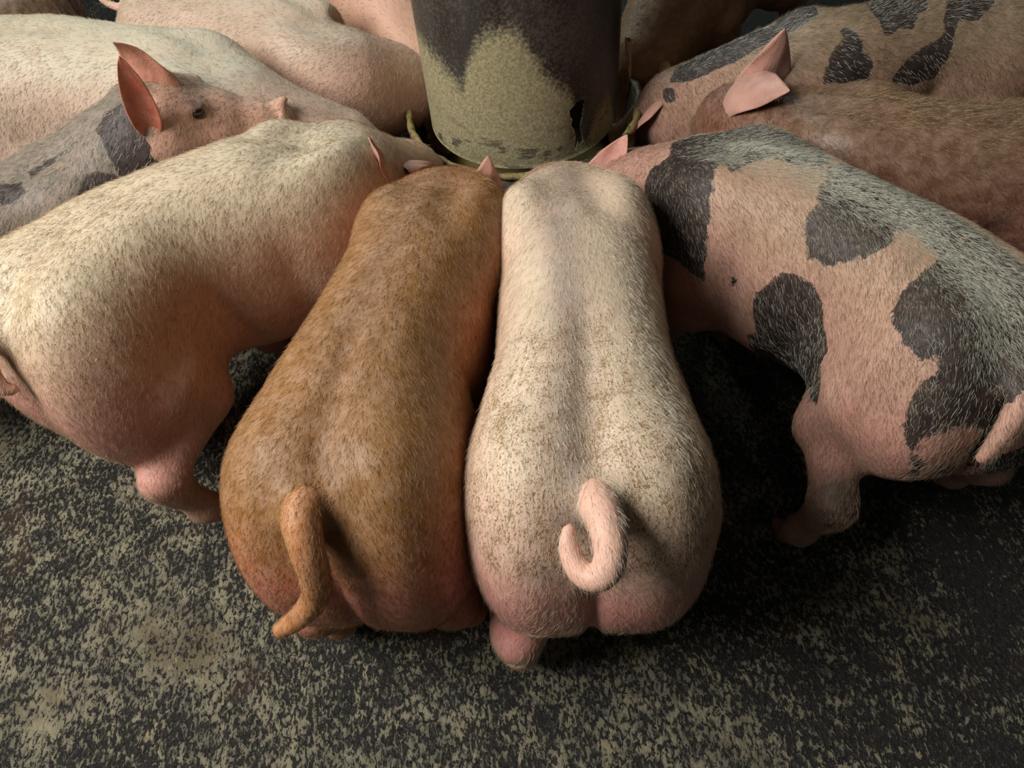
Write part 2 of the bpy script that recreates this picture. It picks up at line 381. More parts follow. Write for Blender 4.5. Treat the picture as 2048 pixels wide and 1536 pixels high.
def build_pig(name, spine, x0=-.40, hs=1.0, wid=1.0, prof=None, head=None, tail=None, ears=None, legs=None, colors=None, specks=None,
              patches=(), mat=None, hair=None, hoofm=0, label='', group=None, vox=None, groove=1.0, extra=None, seed=1, nx=2.35, sc_l=1.0, ham=(.437, .250, .112)):
    vox = vox or VOX
    # bend along the line of the back
    sp = np.array(spine, float); T = np.linspace(0, len(sp) - 1, 80); n = len(sp)
    i = np.clip(np.floor(T).astype(int), 0, n - 2); fr = (T - i)[:, None]
    a0 = sp[np.clip(i - 1, 0, n - 1)]; a1 = sp[i]; a2 = sp[i + 1]; a3 = sp[np.clip(i + 2, 0, n - 1)]
    C = .5 * (2 * a1 + (a2 - a0) * fr + (2 * a0 - 5 * a1 + 4 * a2 - a3) * fr ** 2 + (3 * a1 - a0 - 3 * a2 + a3) * fr ** 3)
    for _ in range(60): C[1:-1] = C[1:-1] * .5 + .25 * (C[:-2] + C[2:])
    s_ = np.concatenate([[0], np.cumsum(np.linalg.norm(np.diff(C, axis=0), axis=1))]); tot = s_[-1]
    tg = np.gradient(C, axis=0); tg /= np.linalg.norm(tg, axis=1)[:, None]
    def bend(P):
        P = P * sc_l; s = P[:, 0] - x0 * sc_l; sc_ = np.clip(s, 0, tot)
        cx = np.interp(sc_, s_, C[:, 0]); cy = np.interp(sc_, s_, C[:, 1]); tx = np.interp(sc_, s_, tg[:, 0]); ty = np.interp(sc_, s_, tg[:, 1])
        l = np.sqrt(tx * tx + ty * ty); tx /= l; ty /= l; ex = s - sc_
        return np.stack([cx + tx * ex - ty * P[:, 1], cy + ty * ex + tx * P[:, 1], P[:, 2]], 1)
    hv = tg[-1] / np.linalg.norm(tg[-1]); lv = np.array([-hv[1], hv[0]])
    def wvec(v): v = np.array(v, float); return np.array([v[:2] @ hv, v[:2] @ lv, v[2]])
    def wpt(p): p = np.array(p, float); q = p[:2] - C[-1]; return np.array([x0 * sc_l + tot + q @ hv, q @ lv, p[2]]) / sc_l
    prof = prof or PROFILE
    xs = [p[0] for p in prof]
    F = Field((-.60, -.30, -.02), (1.05, .30, 1.0 if (head and head.get('raised')) else .80), vox)
    # trunk
    sl, X, Y, Z = F.region((-.55, -.30, .1), (.72, .30, .80))
    x1 = X[:, 0, 0]
    a = interp_cr(x1, xs, [p[1] * wid for p in prof]); zt = interp_cr(x1, xs, [p[2] * hs for p in prof]); zb = interp_cr(x1, xs, [p[3] * hs for p in prof])
    e0 = np.clip((x1 - (-.43)) / .14, 0, 1); e1 = np.clip((.66 - x1) / .14, 0, 1)
    cap = np.sqrt(np.clip(1 - (1 - e0) ** 2, 1e-4, 1)) * np.sqrt(np.clip(1 - (1 - e1) ** 2, 1e-4, 1))
    zc = (zt * .56 + zb * .44); up_ = (zt - zc) * cap; lo_ = (zc - zb) * cap; a = a * cap
    A = a[:, None, None]; dz = Z - zc[:, None, None]; Bz = np.where(dz > 0, up_[:, None, None], lo_[:, None, None])
    nn = nx
    q = ((np.abs(Y) / A) ** nn + (np.abs(dz) / Bz) ** nn) ** (1 / nn)
    g = np.sqrt((Y / A ** 2) ** 2 + (dz / Bz ** 2) ** 2) / np.maximum(q, .05) + 1e-3
    d = np.where(q > .5, (q - 1) / np.maximum(g, .5 / np.maximum(A, Bz)), -.1)
    d = np.maximum(d, np.maximum(-.432 - X, X - .662))
    F.f[sl] = np.clip(d, -.3, .5)
    w2 = wid
    lg = dict(hl=(0, 0), hr=(0, 0), fl=(0, 0), fr=(0, 0)); lg.update(legs or {})
    feet = []
    F.ell((-.305, 0, (ham[0] - .035) * hs), (.138, .105 * w2, (ham[1] - .035) * hs), .05)
    if tail: F.chain(tail[0][:2], [q_ * .98 for q_ in tail[1][:2]], .04)
    for s, hk, fk in ((1, 'hl', 'fl'), (-1, 'hr', 'fr')):
        F.ell((-.300, s * .086 * w2, ham[0] * hs), (.152, ham[2] * w2, ham[1] * hs), .05)            # ham
        F.ell((-.15 + lg[hk][0] * .4, s * .105 * w2, .40 * hs), (.10, .062 * w2, .14 * hs), .06)               # stifle and flank
        F.ell((.25, s * .085 * w2, .47 * hs), (.12, .080 * w2, .20 * hs), .05)                # shoulder
        F.ell((.30, s * .075 * w2, .55 * hs), (.07, .06 * w2, .10 * hs), .05)
        dx, dy = lg[hk]
        hp = [(-.24, s * .11 * w2, .40), (-.17 + dx * .4, s * (.125 * w2 + dy * .3), .335), (-.325 + dx * .7, s * (.128 * w2 + dy * .7), .235), (-.275 + dx, s * (.13 * w2 + dy), .085), (-.245 + dx, s * (.13 * w2 + dy), .045)]
        F.chain(hp, [.115, .072, .038, .029, .026], .04)
        F.cone((-.350 + dx * .7, s * (.128 * w2 + dy * .7), .25), (-.325 + dx * .8, s * (.128 * w2 + dy * .8), .18), .022, .020, .03)
        feet.append(((-.235 + dx, s * (.13 * w2 + dy), 0)))
        dx, dy = lg[fk]
        fp = [(.26, s * .10 * w2, .40), (.23 + dx * .3, s * (.108 * w2 + dy * .3), .31), (.25 + dx * .7, s * (.11 * w2 + dy * .7), .185), (.245 + dx, s * (.11 * w2 + dy), .085), (.26 + dx, s * (.11 * w2 + dy), .045)]
        F.chain(fp, [.085, .062, .040, .033, .029], .035)
        feet.append(((.27 + dx, s * (.11 * w2 + dy), 0)))
        for (fx, fy, _) in feet[-2:]:                                                  # dew claws
            for q_ in (1, -1): F.cone((fx - .035, fy + q_ * .014, .065), (fx - .045, fy + q_ * .020, .045), .011, .007, .012)
    # head
    hd = dict(poll=(.60, 0, .385), yaw=0, pitch=-.62, s=1.0, neck=.105); hd.update(head or {})
    RM = rotm(hd['yaw'], hd['pitch']); S = hd['s']; po = np.array(hd['poll'], float)
    H = lambda x, y, z: po + RM @ (np.array([x, y, z]) * S)
    npt = hd.get('neckpts')
    if npt: F.chain(npt[0], npt[1], .06)
    else:
        F.cone((.36, 0, .50 * hs), H(-.01, 0, -.03), .130, hd['neck'], .06); F.cone((.38, 0, .40 * hs), H(.04, 0, -.08), .115, .085, .05)
    F.ell(H(.015, 0, -.012), (.095 * S, .088 * S, .085 * S), .03, RM)
    for s in (1, -1):
        F.ell(H(.01, s * .055, -.075), (.085 * S, .052 * S, .075 * S), .04, RM)          # jowl
        F.ell(H(.075, s * .048, .018), (.038 * S, .026 * S, .022 * S), .02, RM)           # brow
        F.ell(H(.10, s * .048, -.050), (.060 * S, .030 * S, .040 * S), .03, RM)          # cheek
    F.chain([H(.04, 0, -.02), H(.12, 0, -.040), H(.20, 0, -.058), H(.245, 0, -.062)], [.078 * S, .060 * S, .045 * S, .040 * S], .03)
    F.chain([H(.05, 0, -.095), H(.14, 0, -.100), H(.205, 0, -.098)], [.055 * S, .036 * S, .024 * S], .02)   # lower jaw
    F.ell(H(.258, 0, -.055), (.013 * S, .042 * S, .039 * S), .012, RM)                    # snout disc
    F.cone(H(.255, 0, -.022), H(.268, 0, -.012), .014 * S, .009 * S, .012)
    if hd.get('detail'):
        for s in (1, -1):
            F.cone(H(.285, s * .015, -.053), H(.255, s * .015, -.05), .0085, .006, .004, carve=True)
            F.cone(H(.10, s * .066, -.092), H(.215, s * .036, -.086), .004, .005, .006, carve=True)      # mouth
            F.cone(H(.088, s * .080, .016), H(.100, s * .058, .016), .012, .010, .008, carve=True)       # eye socket
            F.cone(H(.074, s * .064, .030), H(.106, s * .060, .032), .007, .006, .006)                # upper lid
            F.cone(H(.074, s * .068, .004), H(.108, s * .060, .002), .006, .005, .006)
            F.cone(H(.165, s * .048, -.048), H(.195, s * .046, -.072), .016, .016, .014)               # folds beside the snout
            F.cone(H(.212, s * .050, -.030), H(.222, s * .046, -.085), .003, .003, .008, carve=True)
    # groove along the loin, dimples beside the tail head, cleft between the hams
    X, Y, Z = np.meshgrid(*F.ax, indexing='ij'); X = X.astype(np.float32); Y = Y.astype(np.float32); Z = Z.astype(np.float32)
    if groove:
        m = sstep(-.40, -.30, X) * (1 - sstep(-.14, .02, X)) * sstep(.56 * hs, .64 * hs, Z)
        F.f += groove * .0075 * m * np.exp(-(Y / .022) ** 2) - groove * .004 * m * np.exp(-((np.abs(Y) - .075) / .05) ** 2)
        m2 = sstep(.12, .20, X) * (1 - sstep(.40, .46, X)) * sstep(.6 * hs, .67 * hs, Z)
        F.f += .006 * m2 * (np.exp(-((np.abs(Y) - .045) / .03) ** 2) - .6 * np.exp(-(Y / .02) ** 2))
    m3 = (1 - sstep(-.36, -.27, X)) * (1 - sstep(.50 * hs, .60 * hs, Z)) * sstep(.20, .30, Z)
    F.f += .016 * m3 * np.exp(-(np.abs(Y) / .014) ** 1.4)
    # flank fold in front of the thigh and the hollow behind the shoulder
    mf = np.exp(-((X + .015 + .25 * (Z - .4)) / .030) ** 2) * sstep(.08, .14, np.abs(Y)) * (1 - sstep(.42, .62, Z)) * sstep(.2, .28, Z)
    F.f += .014 * mf
    ms = np.exp(-((X - .145) / .035) ** 2) * sstep(.07, .13, np.abs(Y)) * (1 - sstep(.50, .66, Z)) * sstep(.25, .33, Z)
    F.f += .010 * ms
    if extra: extra(F, X, Y, Z)
    V, Q = F.mesh(); del X, Y, Z, F
    reg = np.zeros(len(V)); Fs = [tuple(q) for q in Q]
    def add(Va, Fa, r):
        nonlocal V, reg, Fs
        off = len(V); V = np.concatenate([V, Va]); reg = np.concatenate([reg, r])
        Fs += [tuple(i + off for i in (f if f[2] != f[3] else f[:3])) for f in Fa]
    if tail:
        tv, tf = sweep(tail[0], tail[1], 16, 8); add(tv, tf, np.full(len(tv), 3.0))
    for e in (ears or []):
        e = dict(e)
        if e.pop('w', False): e['base'] = wpt(e['base']); e['d'] = wvec(e['d']); e['nrm'] = wvec(e['nrm']); e['L'] /= sc_l; e['W'] /= sc_l
        else: e['base'] = H(*e['base']); e['d'] = RM @ np.array(e['d']); e['nrm'] = RM @ np.array(e['nrm'])
        ev, ef, er = ear_mesh(**e); add(ev, ef, er.astype(float))
    L = V.copy()                                             # body coordinates before bending
    origin = bend(np.array([[0.0, 0, 0]]))[0]
    root = bpy.data.objects.new('pig', None); col.objects.link(root); root.location = origin; root.empty_display_size = .2
    tag(root, label, 'pig', group); 
    W = bend(V) - origin
    o = mesh_obj('body', W, Fs, mat, root)
    me = o.data
    # colour of the coat, point by point in body coordinates
    nrm = np.zeros(len(V) * 3); me.vertices.foreach_get('normal', nrm); nrm = nrm.reshape(-1, 3)
    tint = coat(L, nrm, reg, colors, seed, hs)
    sp_ = specks(L, nrm) if specks else np.zeros(len(L)); sp_ = np.where(reg > 0, sp_ * .3 + .1, sp_)
    pt = patch_field(L, patches, hs) if patches else np.full(len(L), -1.0)
    pt = np.where((reg == 1) | (reg == 2), -1.0, pt)
    at = me.attributes.new('tint', 'FLOAT_COLOR', 'POINT'); at.data.foreach_set('color', np.concatenate([tint, np.ones((len(L), 1))], 1).ravel())
    me.attributes.new('speck', 'FLOAT', 'POINT').data.foreach_set('value', sp_)
    me.attributes.new('patch', 'FLOAT', 'POINT').data.foreach_set('value', np.clip(pt, -1, 1))
    me.attributes.new('bodyco', 'FLOAT_VECTOR', 'POINT').data.foreach_set('vector', L.ravel())
    # hooves and eyes
    for (fx, fy, _) in feet:
        p0 = bend(np.array([[fx, fy, 0], [fx + .05, fy, 0]])); dv = p0[1] - p0[0]
        h = bpy.data.objects.new('hoof', HOOF[hoofm]); col.objects.link(h); h.parent = root
        h.location = p0[0] - origin; h.rotation_euler = (0, 0, math.atan2(dv[1], dv[0])); h.scale = (1.2 * sc_l, 1.25 * sc_l, 1.25 * sc_l)
    if True:
        for s in (1, -1):
            c = H(.092, s * .0585, .018); uv, uf = uvsphere(.0128 * S * sc_l); me_c = bend(c[None])[0] - origin
            ob = mesh_obj('eye', uv, uf, M_EYE, root); ob.location = me_c
    if hair: make_hair(root, o, L, W, nrm, reg, pt, Fs, hair, seed)
    return root

def uvsphere(r, nu=20, nv=12):
    V = []; F = []
    for i in range(nv + 1):
        th = PI * i / nv
        for j in range(nu): ph = 2 * PI * j / nu; V.append((r * math.sin(th) * math.cos(ph), r * math.sin(th) * math.sin(ph), r * math.cos(th)))
    for i in range(nv):
        for j in range(nu): F.append((i * nu + j, (i + 1) * nu + j, (i + 1) * nu + (j + 1) % nu, i * nu + (j + 1) % nu))
    return V, F

def coat(L, nrm, reg, c, seed, hs):
    x, y, z = L.T; z = z / hs
    n1 = vnoise(L, 7, seed); n2 = vnoise(L, 22, seed + 5)
    def mix(a, b, t): return a * (1 - t[:, None]) + b * t[:, None]
    T = np.tile(c['side'], (len(L), 1))
    T = mix(T, c['back'], sstep(.54, .68, z + (n1 - .5) * .10))
    T = mix(T, c['spine'] if 'spine' in c else c['back'], np.exp(-((y - c.get('spy', 0) + (n1 - .5) * .05) / .042) ** 2) * sstep(.58, .64, z) * .85)
    T = mix(T, c['butt'], (1 - sstep(-.37, -.26, x + (n1 - .5) * .06)) * (1 - sstep(.44, .60, z + (n2 - .5) * .05)) * .85)
    T = mix(T, c['belly'], (1 - sstep(.32, .46, z + (n1 - .5) * .08)) * sstep(-.34, -.26, x) * .8)
    T = mix(T, c.get('leg', lin(186, 140, 120)), 1 - sstep(.18, .30, z))
    if 'face' in c: T = mix(T, c['face'], sstep(c['facex'] - .02, c['facex'] + .02, x + .55 * (c['facez'] - z) + (n2 - .5) * .03))
    for (ex, ey, ez, rx, cc, amt) in c.get('blots', ()):
        d = np.sqrt((x - ex) ** 2 + (y - ey) ** 2 + (z - ez) ** 2) / rx
        T = mix(T, cc, np.clip(np.exp(-d ** 2 * 2) * amt + (n2 - .5) * .3 * np.exp(-d ** 2), 0, 1))
    T = mix(T, T * .86, n2)
    ear = c.get('ear', lin(198, 150, 134)); inn = c.get('inner', lin(182, 118, 100))
    n3 = vnoise(L, 45, seed + 9)[:, None]; ear = ear * (.82 + .3 * n3); inn = inn * (.78 + .35 * n3)
    T[reg == 1] = ear[reg == 1]; T[reg == 2] = inn[reg == 2]; T[reg == 3] = c.get('tail', c['side'])
    return np.clip(T, 0, 1)

def patch_field(L, polys, hs):
    """signed distance (m, + inside) to coat patches outlined as (x along body, w round the body)"""
    x, y, z = L.T
    wv = np.arctan2(y, np.maximum(z - .42 * hs, -10)) * .22
    best = np.full(len(L), -1.0)
    for poly in polys:
        P = np.array(poly); m = (x > P[:, 0].min() - .05) & (x < P[:, 0].max() + .05)
        px, pw = x[m], wv[m]; ins = np.zeros(len(px), bool); dm = np.full(len(px), 9.0)
        for i in range(len(P)):
            a = P[i - 1]; b = P[i]; e = b - a
            t = np.clip(((px - a[0]) * e[0] + (pw - a[1]) * e[1]) / (e @ e + 1e-9), 0, 1)
            dm = np.minimum(dm, np.hypot(px - a[0] - t * e[0], pw - a[1] - t * e[1]))
            cnd = (a[1] > pw) != (b[1] > pw)
            ins ^= cnd & (px < (b[0] - a[0]) * (pw - a[1]) / (b[1] - a[1] + 1e-12) + a[0])
        best[m] = np.maximum(best[m], np.where(ins, dm, -dm))
    return best

def make_hair(root, body, L, W, nrm, reg, pt, Fs, hp, seed):
    rng = np.random.default_rng(seed)
    Q = np.array([f for f in Fs if len(f) == 4])
    A, B, Cc, D = (W[Q[:, i]] for i in range(4))
    ar = np.linalg.norm(np.cross(Cc - A, D - B), axis=1)
    cen = L[Q].mean(1); cn = nrm[Q].mean(1); r4 = reg[Q].max(1)
    wt = ar * np.where(cn[:, 2] > -.35, 1, .0) * np.where(r4 == 2, 0, 1) * np.where(r4 == 1, .5, 1) * sstep(.05, .2, cen[:, 2])
    if hp.get('dens'): wt = wt * hp['dens'](cen)
    N = int(hp['n']); k = rng.choice(len(Q), N, p=wt / wt.sum())
    u, v = rng.random(N)[:, None], rng.random(N)[:, None]
    def bil(arr): return arr[Q[k, 0]] * (1 - u) * (1 - v) + arr[Q[k, 1]] * u * (1 - v) + arr[Q[k, 2]] * u * v + arr[Q[k, 3]] * (1 - u) * v
    P = bil(W); Nn = bil(nrm); Nn /= np.linalg.norm(Nn, axis=1)[:, None] + 1e-9; Lc = bil(L); pp = (pt[Q[k]]).mean(1); rg = r4[k]
    # combing direction: backwards along the body and down the flanks, from the gradient of the body coordinate
    e1 = W[Q[k, 1]] - W[Q[k, 0]]; e2 = W[Q[k, 3]] - W[Q[k, 0]]; l1 = (L[Q[k, 1]] - L[Q[k, 0]]); l2 = (L[Q[k, 3]] - L[Q[k, 0]])
    want = np.stack([-np.ones(N), np.sign(Lc[:, 1]) * sstep(.02, .10, np.abs(Lc[:, 1])) * .55, np.zeros(N)], 1)
    want[:, 2] = -.95 * (1 - np.abs(Nn[:, 2]).clip(0, 1)) - .1
    want[:, 1] += (vnoise(Lc, 5, seed + 2) - .5) * .7; want[:, 0] += (vnoise(Lc, 7, seed + 3) - .5) * .4
    want += rng.normal(0, .22, (N, 3))
    # local frame -> world frame by the bend at this point
    tx = hp['_T'](Lc) if '_T' in hp else None
    d1 = np.linalg.norm(l1, axis=1)[:, None] + 1e-9; d2 = np.linalg.norm(l2, axis=1)[:, None] + 1e-9
    a_ = (want * l1).sum(1, keepdims=True) / d1 ** 2; b_ = (want * l2).sum(1, keepdims=True) / d2 ** 2
    T = e1 * a_ + e2 * b_; T -= Nn * (T * Nn).sum(1, keepdims=True); T /= np.linalg.norm(T, axis=1)[:, None] + 1e-9
    ln = hp.get('len', .014) * rng.uniform(.55, 1.25, N)[:, None]; ln = np.where((rg == 1)[:, None], ln * .6, ln)
    lift = rng.uniform(.10, .42, N)[:, None] * hp.get('lift', 1.0)
    J = rng.normal(0, .10, (N, 3))
    pts = np.empty((N, 4, 3))
    for i, s in enumerate((0, .33, .66, 1.0)):
        pts[:, i] = P - Nn * .0006 * (i == 0) + (T + J * s) * ln * s + Nn * ln * lift * (s - .45 * s * s)
    cd = bpy.data.hair_curves.new('hair'); cd.add_curves([4] * N)
    cd.attributes['position'].data.foreach_set('vector', pts.reshape(-1).astype(np.float32)) if 'position' in cd.attributes else None
    rad = np.tile(np.array([1.0, .85, .6, .2]) * hp.get('r', .00026), N) * np.repeat(rng.uniform(.7, 1.3, N), 4)
    ra = cd.attributes.get('radius') or cd.attributes.new('radius', 'FLOAT', 'POINT'); ra.data.foreach_set('value', rad.astype(np.float32))
    c1 = np.array(hp['col']); c2 = np.array(hp.get('col2', hp['col'])); t = rng.random(N)[:, None] ** hp.get('mixpow', 1.0)
    Cl = c1 * (1 - t) + c2 * t
    if 'patchcol' in hp:
        q1 = np.array(hp['patchcol']); q2 = np.array(hp['patchcol2']); t2 = (rng.random(N)[:, None] < hp.get('pale', .5)) * 1.0
        top = (sstep(.62, .68, Lc[:, 2]) * np.exp(-(Lc[:, 1] / .075) ** 2))[:, None] if hp.get('topwhite') else 0
        Cp = q1 * (1 - np.maximum(t2, top * (rng.random(N)[:, None] < .8))) + q2 * np.maximum(t2, top * (rng.random(N)[:, None] < .8)); Cl = np.where((pp > 0)[:, None], Cp, Cl)
    if 'topcol' in hp:
        tt = (sstep(.64, .70, Lc[:, 2]) * (np.exp(-(Lc[:, 1] / hp['ridge']) ** 2) if 'ridge' in hp else 1) * (pp < 0))[:, None] * (rng.random(N)[:, None] < .8); Cl = Cl * (1 - tt) + np.array(hp['topcol']) * tt
    Cl = Cl * rng.uniform(.75, 1.15, N)[:, None]
    ca = cd.attributes.new('hcol', 'FLOAT_COLOR', 'CURVE'); ca.data.foreach_set('color', np.concatenate([Cl, np.ones((N, 1))], 1).astype(np.float32).ravel())
    cd.materials.append(M_HAIR)
    ob = bpy.data.objects.new('hair', cd); col.objects.link(ob); ob.parent = root; ob['kind'] = 'stuff'

# ------------------------------------------------------------------ floor
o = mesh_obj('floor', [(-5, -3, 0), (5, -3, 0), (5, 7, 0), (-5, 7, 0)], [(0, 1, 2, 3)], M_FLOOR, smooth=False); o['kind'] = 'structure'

# ------------------------------------------------------------------ round feeder
FX, FY = .118, 1.915
def lathe(prof, n=96, cx=0, cy=0):
    V = []; F = []; m = len(prof)
    for j in range(n):
        a = 2 * PI * j / n
        for r, z in prof: V.append((cx + r * math.cos(a), cy + r * math.sin(a), z))
    for j in range(n):
        for i in range(m): F.append((j * m + i, ((j + 1) % n) * m + i, ((j + 1) % n) * m + (i + 1) % m, j * m + (i + 1) % m))
    return V, F
def feeder():
    root = bpy.data.objects.new('round_feeder', None); col.objects.link(root); root.location = (FX, FY, 0)
    tag(root, 'tall dark round feeder dusted with yellow feed, pigs crowding its rim', 'feeder')
    # hopper wall with the ragged hole punched through it
    n, m, R, th = 240, 110, .267, .006; z0, z1 = .31, 1.25; V = []; F = []
    hole = np.array([(.545, .435), (.60, .450), (.665, .452), (.66, .425), (.655, .395), (.64, .375), (.65, .345), (.66, .325), (.635, .318), (.615, .330), (.597, .312), (.587, .325), (.60, .350), (.585, .372), (.56, .388), (.572, .405), (.55, .415)])
    def inside(a, z):
        c = False
        for i in range(len(hole)):
            p, q = hole[i - 1], hole[i]
            if (p[1] > z) != (q[1] > z) and a < (q[0] - p[0]) * (z - p[1]) / (q[1] - p[1]) + p[0]: c = not c
        return c
    zs = np.concatenate([np.linspace(.31, .335, 3)[:-1], np.linspace(.335, .48, 46)[:-1], np.linspace(.48, 1.25, 24)])
    hole[:, 0] = (hole[:, 0] - .61) * 1.5 + .49; hole[:, 1] += .02
    an = np.concatenate([np.linspace(-PI, .38, 80)[:-1], np.linspace(.38, .60, 66)[:-1], np.linspace(.60, PI, 60)[:-1]])
    na, nz = len(an), len(zs)
    for o_ in (0, 1):
        for a in an:
            for z in zs:
                dent = .006 * math.exp(-((a - .50) / .09) ** 2 - ((z - .40) / .07) ** 2)
                r = R - o_ * th - dent
                V.append((r * math.sin(a), -r * math.cos(a), z))
    cellin = {}
    for i in range(na):
        a2 = an[(i + 1) % na] if i < na - 1 else PI
        for k in range(nz - 1): cellin[i, k] = inside((an[i] + a2) / 2, (zs[k] + zs[k + 1]) / 2)
    idx = lambda o_, i, k: o_ * na * nz + (i % na) * nz + k
    for i in range(na):
        for k in range(nz - 1):
            if cellin[i, k]: continue
            F.append((idx(0, i, k), idx(0, i + 1, k), idx(0, i + 1, k + 1), idx(0, i, k + 1)))
            F.append((idx(1, i, k + 1), idx(1, i + 1, k + 1), idx(1, i + 1, k), idx(1, i, k)))
            for (i2, k2, e) in ((i - 1, k, ((i, k), (i, k + 1))), (i + 1, k, ((i + 1, k), (i + 1, k + 1))), (i, k - 1, ((i, k), (i + 1, k))), (i, k + 1, ((i, k + 1), (i + 1, k + 1)))):
                if k2 < 0 or k2 >= nz - 1 or cellin[i2 % na, k2]:
                    F.append((idx(0, *e[0]), idx(0, *e[1]), idx(1, *e[1]), idx(1, *e[0])))
    hop = mesh_obj('hopper', V, F, M_HOP, root)
    # trough pan
    mesh_obj('trough', *lathe([(.05, .02), (.28, .02), (.315, .06), (.325, .325), (.332, .325), (.332, .05), (.29, .0), (.05, .0)]), M_PAN, root)
    # rim hoop
    V = []; F = []; N = 160; ns = 12; rng = np.random.default_rng(3)
    for j in range(N):
        a = 2 * PI * j / N; wob = .0015 * math.sin(5 * a) + .002 * math.sin(11 * a + 1)
        for i in range(ns):
            b = 2 * PI * i / ns; rr = .0100 + .0012 * math.sin(17 * a + i) + .0012 * math.sin(31 * a)
            V.append(((.330 + wob + rr * math.cos(b)) * math.cos(a), (.330 + wob + rr * math.cos(b)) * math.sin(a), .333 + wob + rr * math.sin(b)))
    for j in range(N):
        for i in range(ns): F.append((j * ns + i, ((j + 1) % N) * ns + i, ((j + 1) % N) * ns + (i + 1) % ns, j * ns + (i + 1) % ns))
    mesh_obj('rim', V, F, M_RIM, root)
    for j in range(8):                                   # bent dividers from the rim into the trough
        a = math.radians(-58 + 45 * j)
        P = [(.330 * math.cos(a), .330 * math.sin(a), .333), (.312 * math.cos(a), .312 * math.sin(a), .312), (.300 * math.cos(a), .300 * math.sin(a), .25), (.285 * math.cos(a), .285 * math.sin(a), .05)]
        mesh_obj('divider', *fix(sweep(P, [.0075] * 4, 10, 5)), M_RIM, root)
    for a_ in (-93, -75, -111):
        a = math.radians(a_)
        P = [(.334 * math.cos(a), .334 * math.sin(a), z) for z in (.33, .2, .1, .02)]
        mesh_obj('strap', *fix(sweep(P, [.006] * 4, 8, 3)), M_PAN, root)
    V, F = lathe([(.0, .021), (.27, .021), (.313, .07), (.27, .085), (.2, .10), (0.0, .10)]); f = mesh_obj('feed', V, F, M_FEED, root); f['kind'] = 'stuff'
def fix(vf): return vf[0], [f if f[2] != f[3] else f[:3] for f in vf[1]]
feeder()

# ------------------------------------------------------------------ the pigs
PK = lin(206, 160, 142)
def speck_rump(amp=1.0, along=.25, side=0.0):
    def f(L, n):
        x, y, z = L.T
        b = (1 - sstep(-.22, .05, x)) * sstep(.42, .60, z) * sstep(-.5, -.40, x)
        return amp * np.clip(b + along * sstep(.5, .62, z) * (1 - sstep(.2, .4, x)) + side, 0, 1)
    return f
SK = lin(120, 92, 52)
m_pale = mat_skin('pale_pink_skin', SK, lin(70, 55, 50))
m_ging = mat_skin('ginger_skin', lin(96, 72, 40), lin(70, 55, 50), .52)
m_spot = mat_skin('spotted_skin', lin(130, 104, 74), lin(50, 40, 37))
m_brown = mat_skin('reddish_skin', lin(96, 66, 50), lin(50, 40, 40), .38)
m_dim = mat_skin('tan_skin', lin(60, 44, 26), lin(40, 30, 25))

def droop(s, **k):
    return dict(dict(base=(.0, s * .072, .035), d=(.75, s * .55, -.15), nrm=(0, s * .2, -1), L=.16, W=.070, cup=.7, bend=.5), **k)
EARS = [droop(1), droop(-1)]

# pale pink pig, near centre
AP = PROFILE[:6] + [(.18, .157, .690, .235), (.26, .153, .666, .27), (.34, .138, .612, .275), (.42, .120, .56, .27), (.50, .106, .50, .26), (.60, .10, .46, .24)]
build_pig('A', [(.09, .43), (.10, .56), (.12, .74), (.14, .92), (.15, 1.10), (.155, 1.35), (.16, 1.48)], mat=m_pale, seed=1,
    label='pale pink pig seen from behind, tail curled in a hook, right of the ginger pig',
    colors=dict(spy=.015, side=lin(220, 184, 164), back=lin(218, 198, 172), spine=lin(148, 132, 122), butt=lin(216, 132, 130), belly=lin(196, 140, 122), tail=lin(220, 174, 154), ear=lin(206, 158, 142), inner=lin(200, 146, 134)),
    specks=speck_rump(1.0, .35), groove=1.2, prof=AP, legs=dict(hl=(-.11, 0), hr=(-.02, 0)),
    tail=([(-.345, .0, .640), (-.375, -.004, .665), (-.410, -.010, .682), (-.448, -.014, .676), (-.470, -.004, .660), (-.470, .016, .652), (-.454, .032, .656), (-.432, .038, .668), (-.415, .036, .678)], [.034, .029, .024, .0215, .020, .018, .0155, .0125, .008]),
    ears=[dict(w=True, base=(.262, 1.46, .37), d=(.50, .15, .9), nrm=(-.35, -.55, .45), L=.15, W=.095, cup=.9, bend=.1), droop(1)],
    hair=dict(n=42000, len=.015, r=.00018, col=lin(228, 208, 182), col2=lin(156, 128, 92), topcol=lin(226, 224, 206)))
# ginger pig
build_pig('B', [(-.29, .48), (-.27, .60), (-.24, .74), (-.20, .88), (-.14, 1.03), (-.105, 1.15), (-.10, 1.35), (-.09, 1.50)], mat=m_ging, seed=2,
    label='ginger brown pig seen from behind with a long hanging tail',
    colors=dict(side=lin(176, 112, 66), back=lin(140, 98, 50), spine=lin(132, 92, 54), butt=lin(200, 120, 108), belly=lin(150, 82, 62), leg=lin(170, 112, 76), tail=lin(178, 120, 74), ear=lin(192, 140, 124), inner=lin(170, 106, 92)),
    specks=speck_rump(.55, .45), groove=1.1, legs=dict(hl=(-.07, -.01), hr=(-.03, .01)),
    tail=([(-.350, .020, .635), (-.395, .016, .655), (-.434, .004, .634), (-.455, .000, .592), (-.468, .012, .545), (-.482, .042, .505), (-.495, .078, .478)], [.036, .029, .024, .0215, .0195, .017, .012]),
    ears=[dict(w=True, base=(-.022, 1.45, .350), d=(.16, .05, 1), nrm=(.1, .95, -.2), L=.155, W=.085, cup=.55, bend=-.2, tipbend=.5, root=.7), droop(1)],
    hair=dict(n=55000, len=.013, r=.00019, col=lin(190, 142, 86), col2=lin(92, 64, 36)))
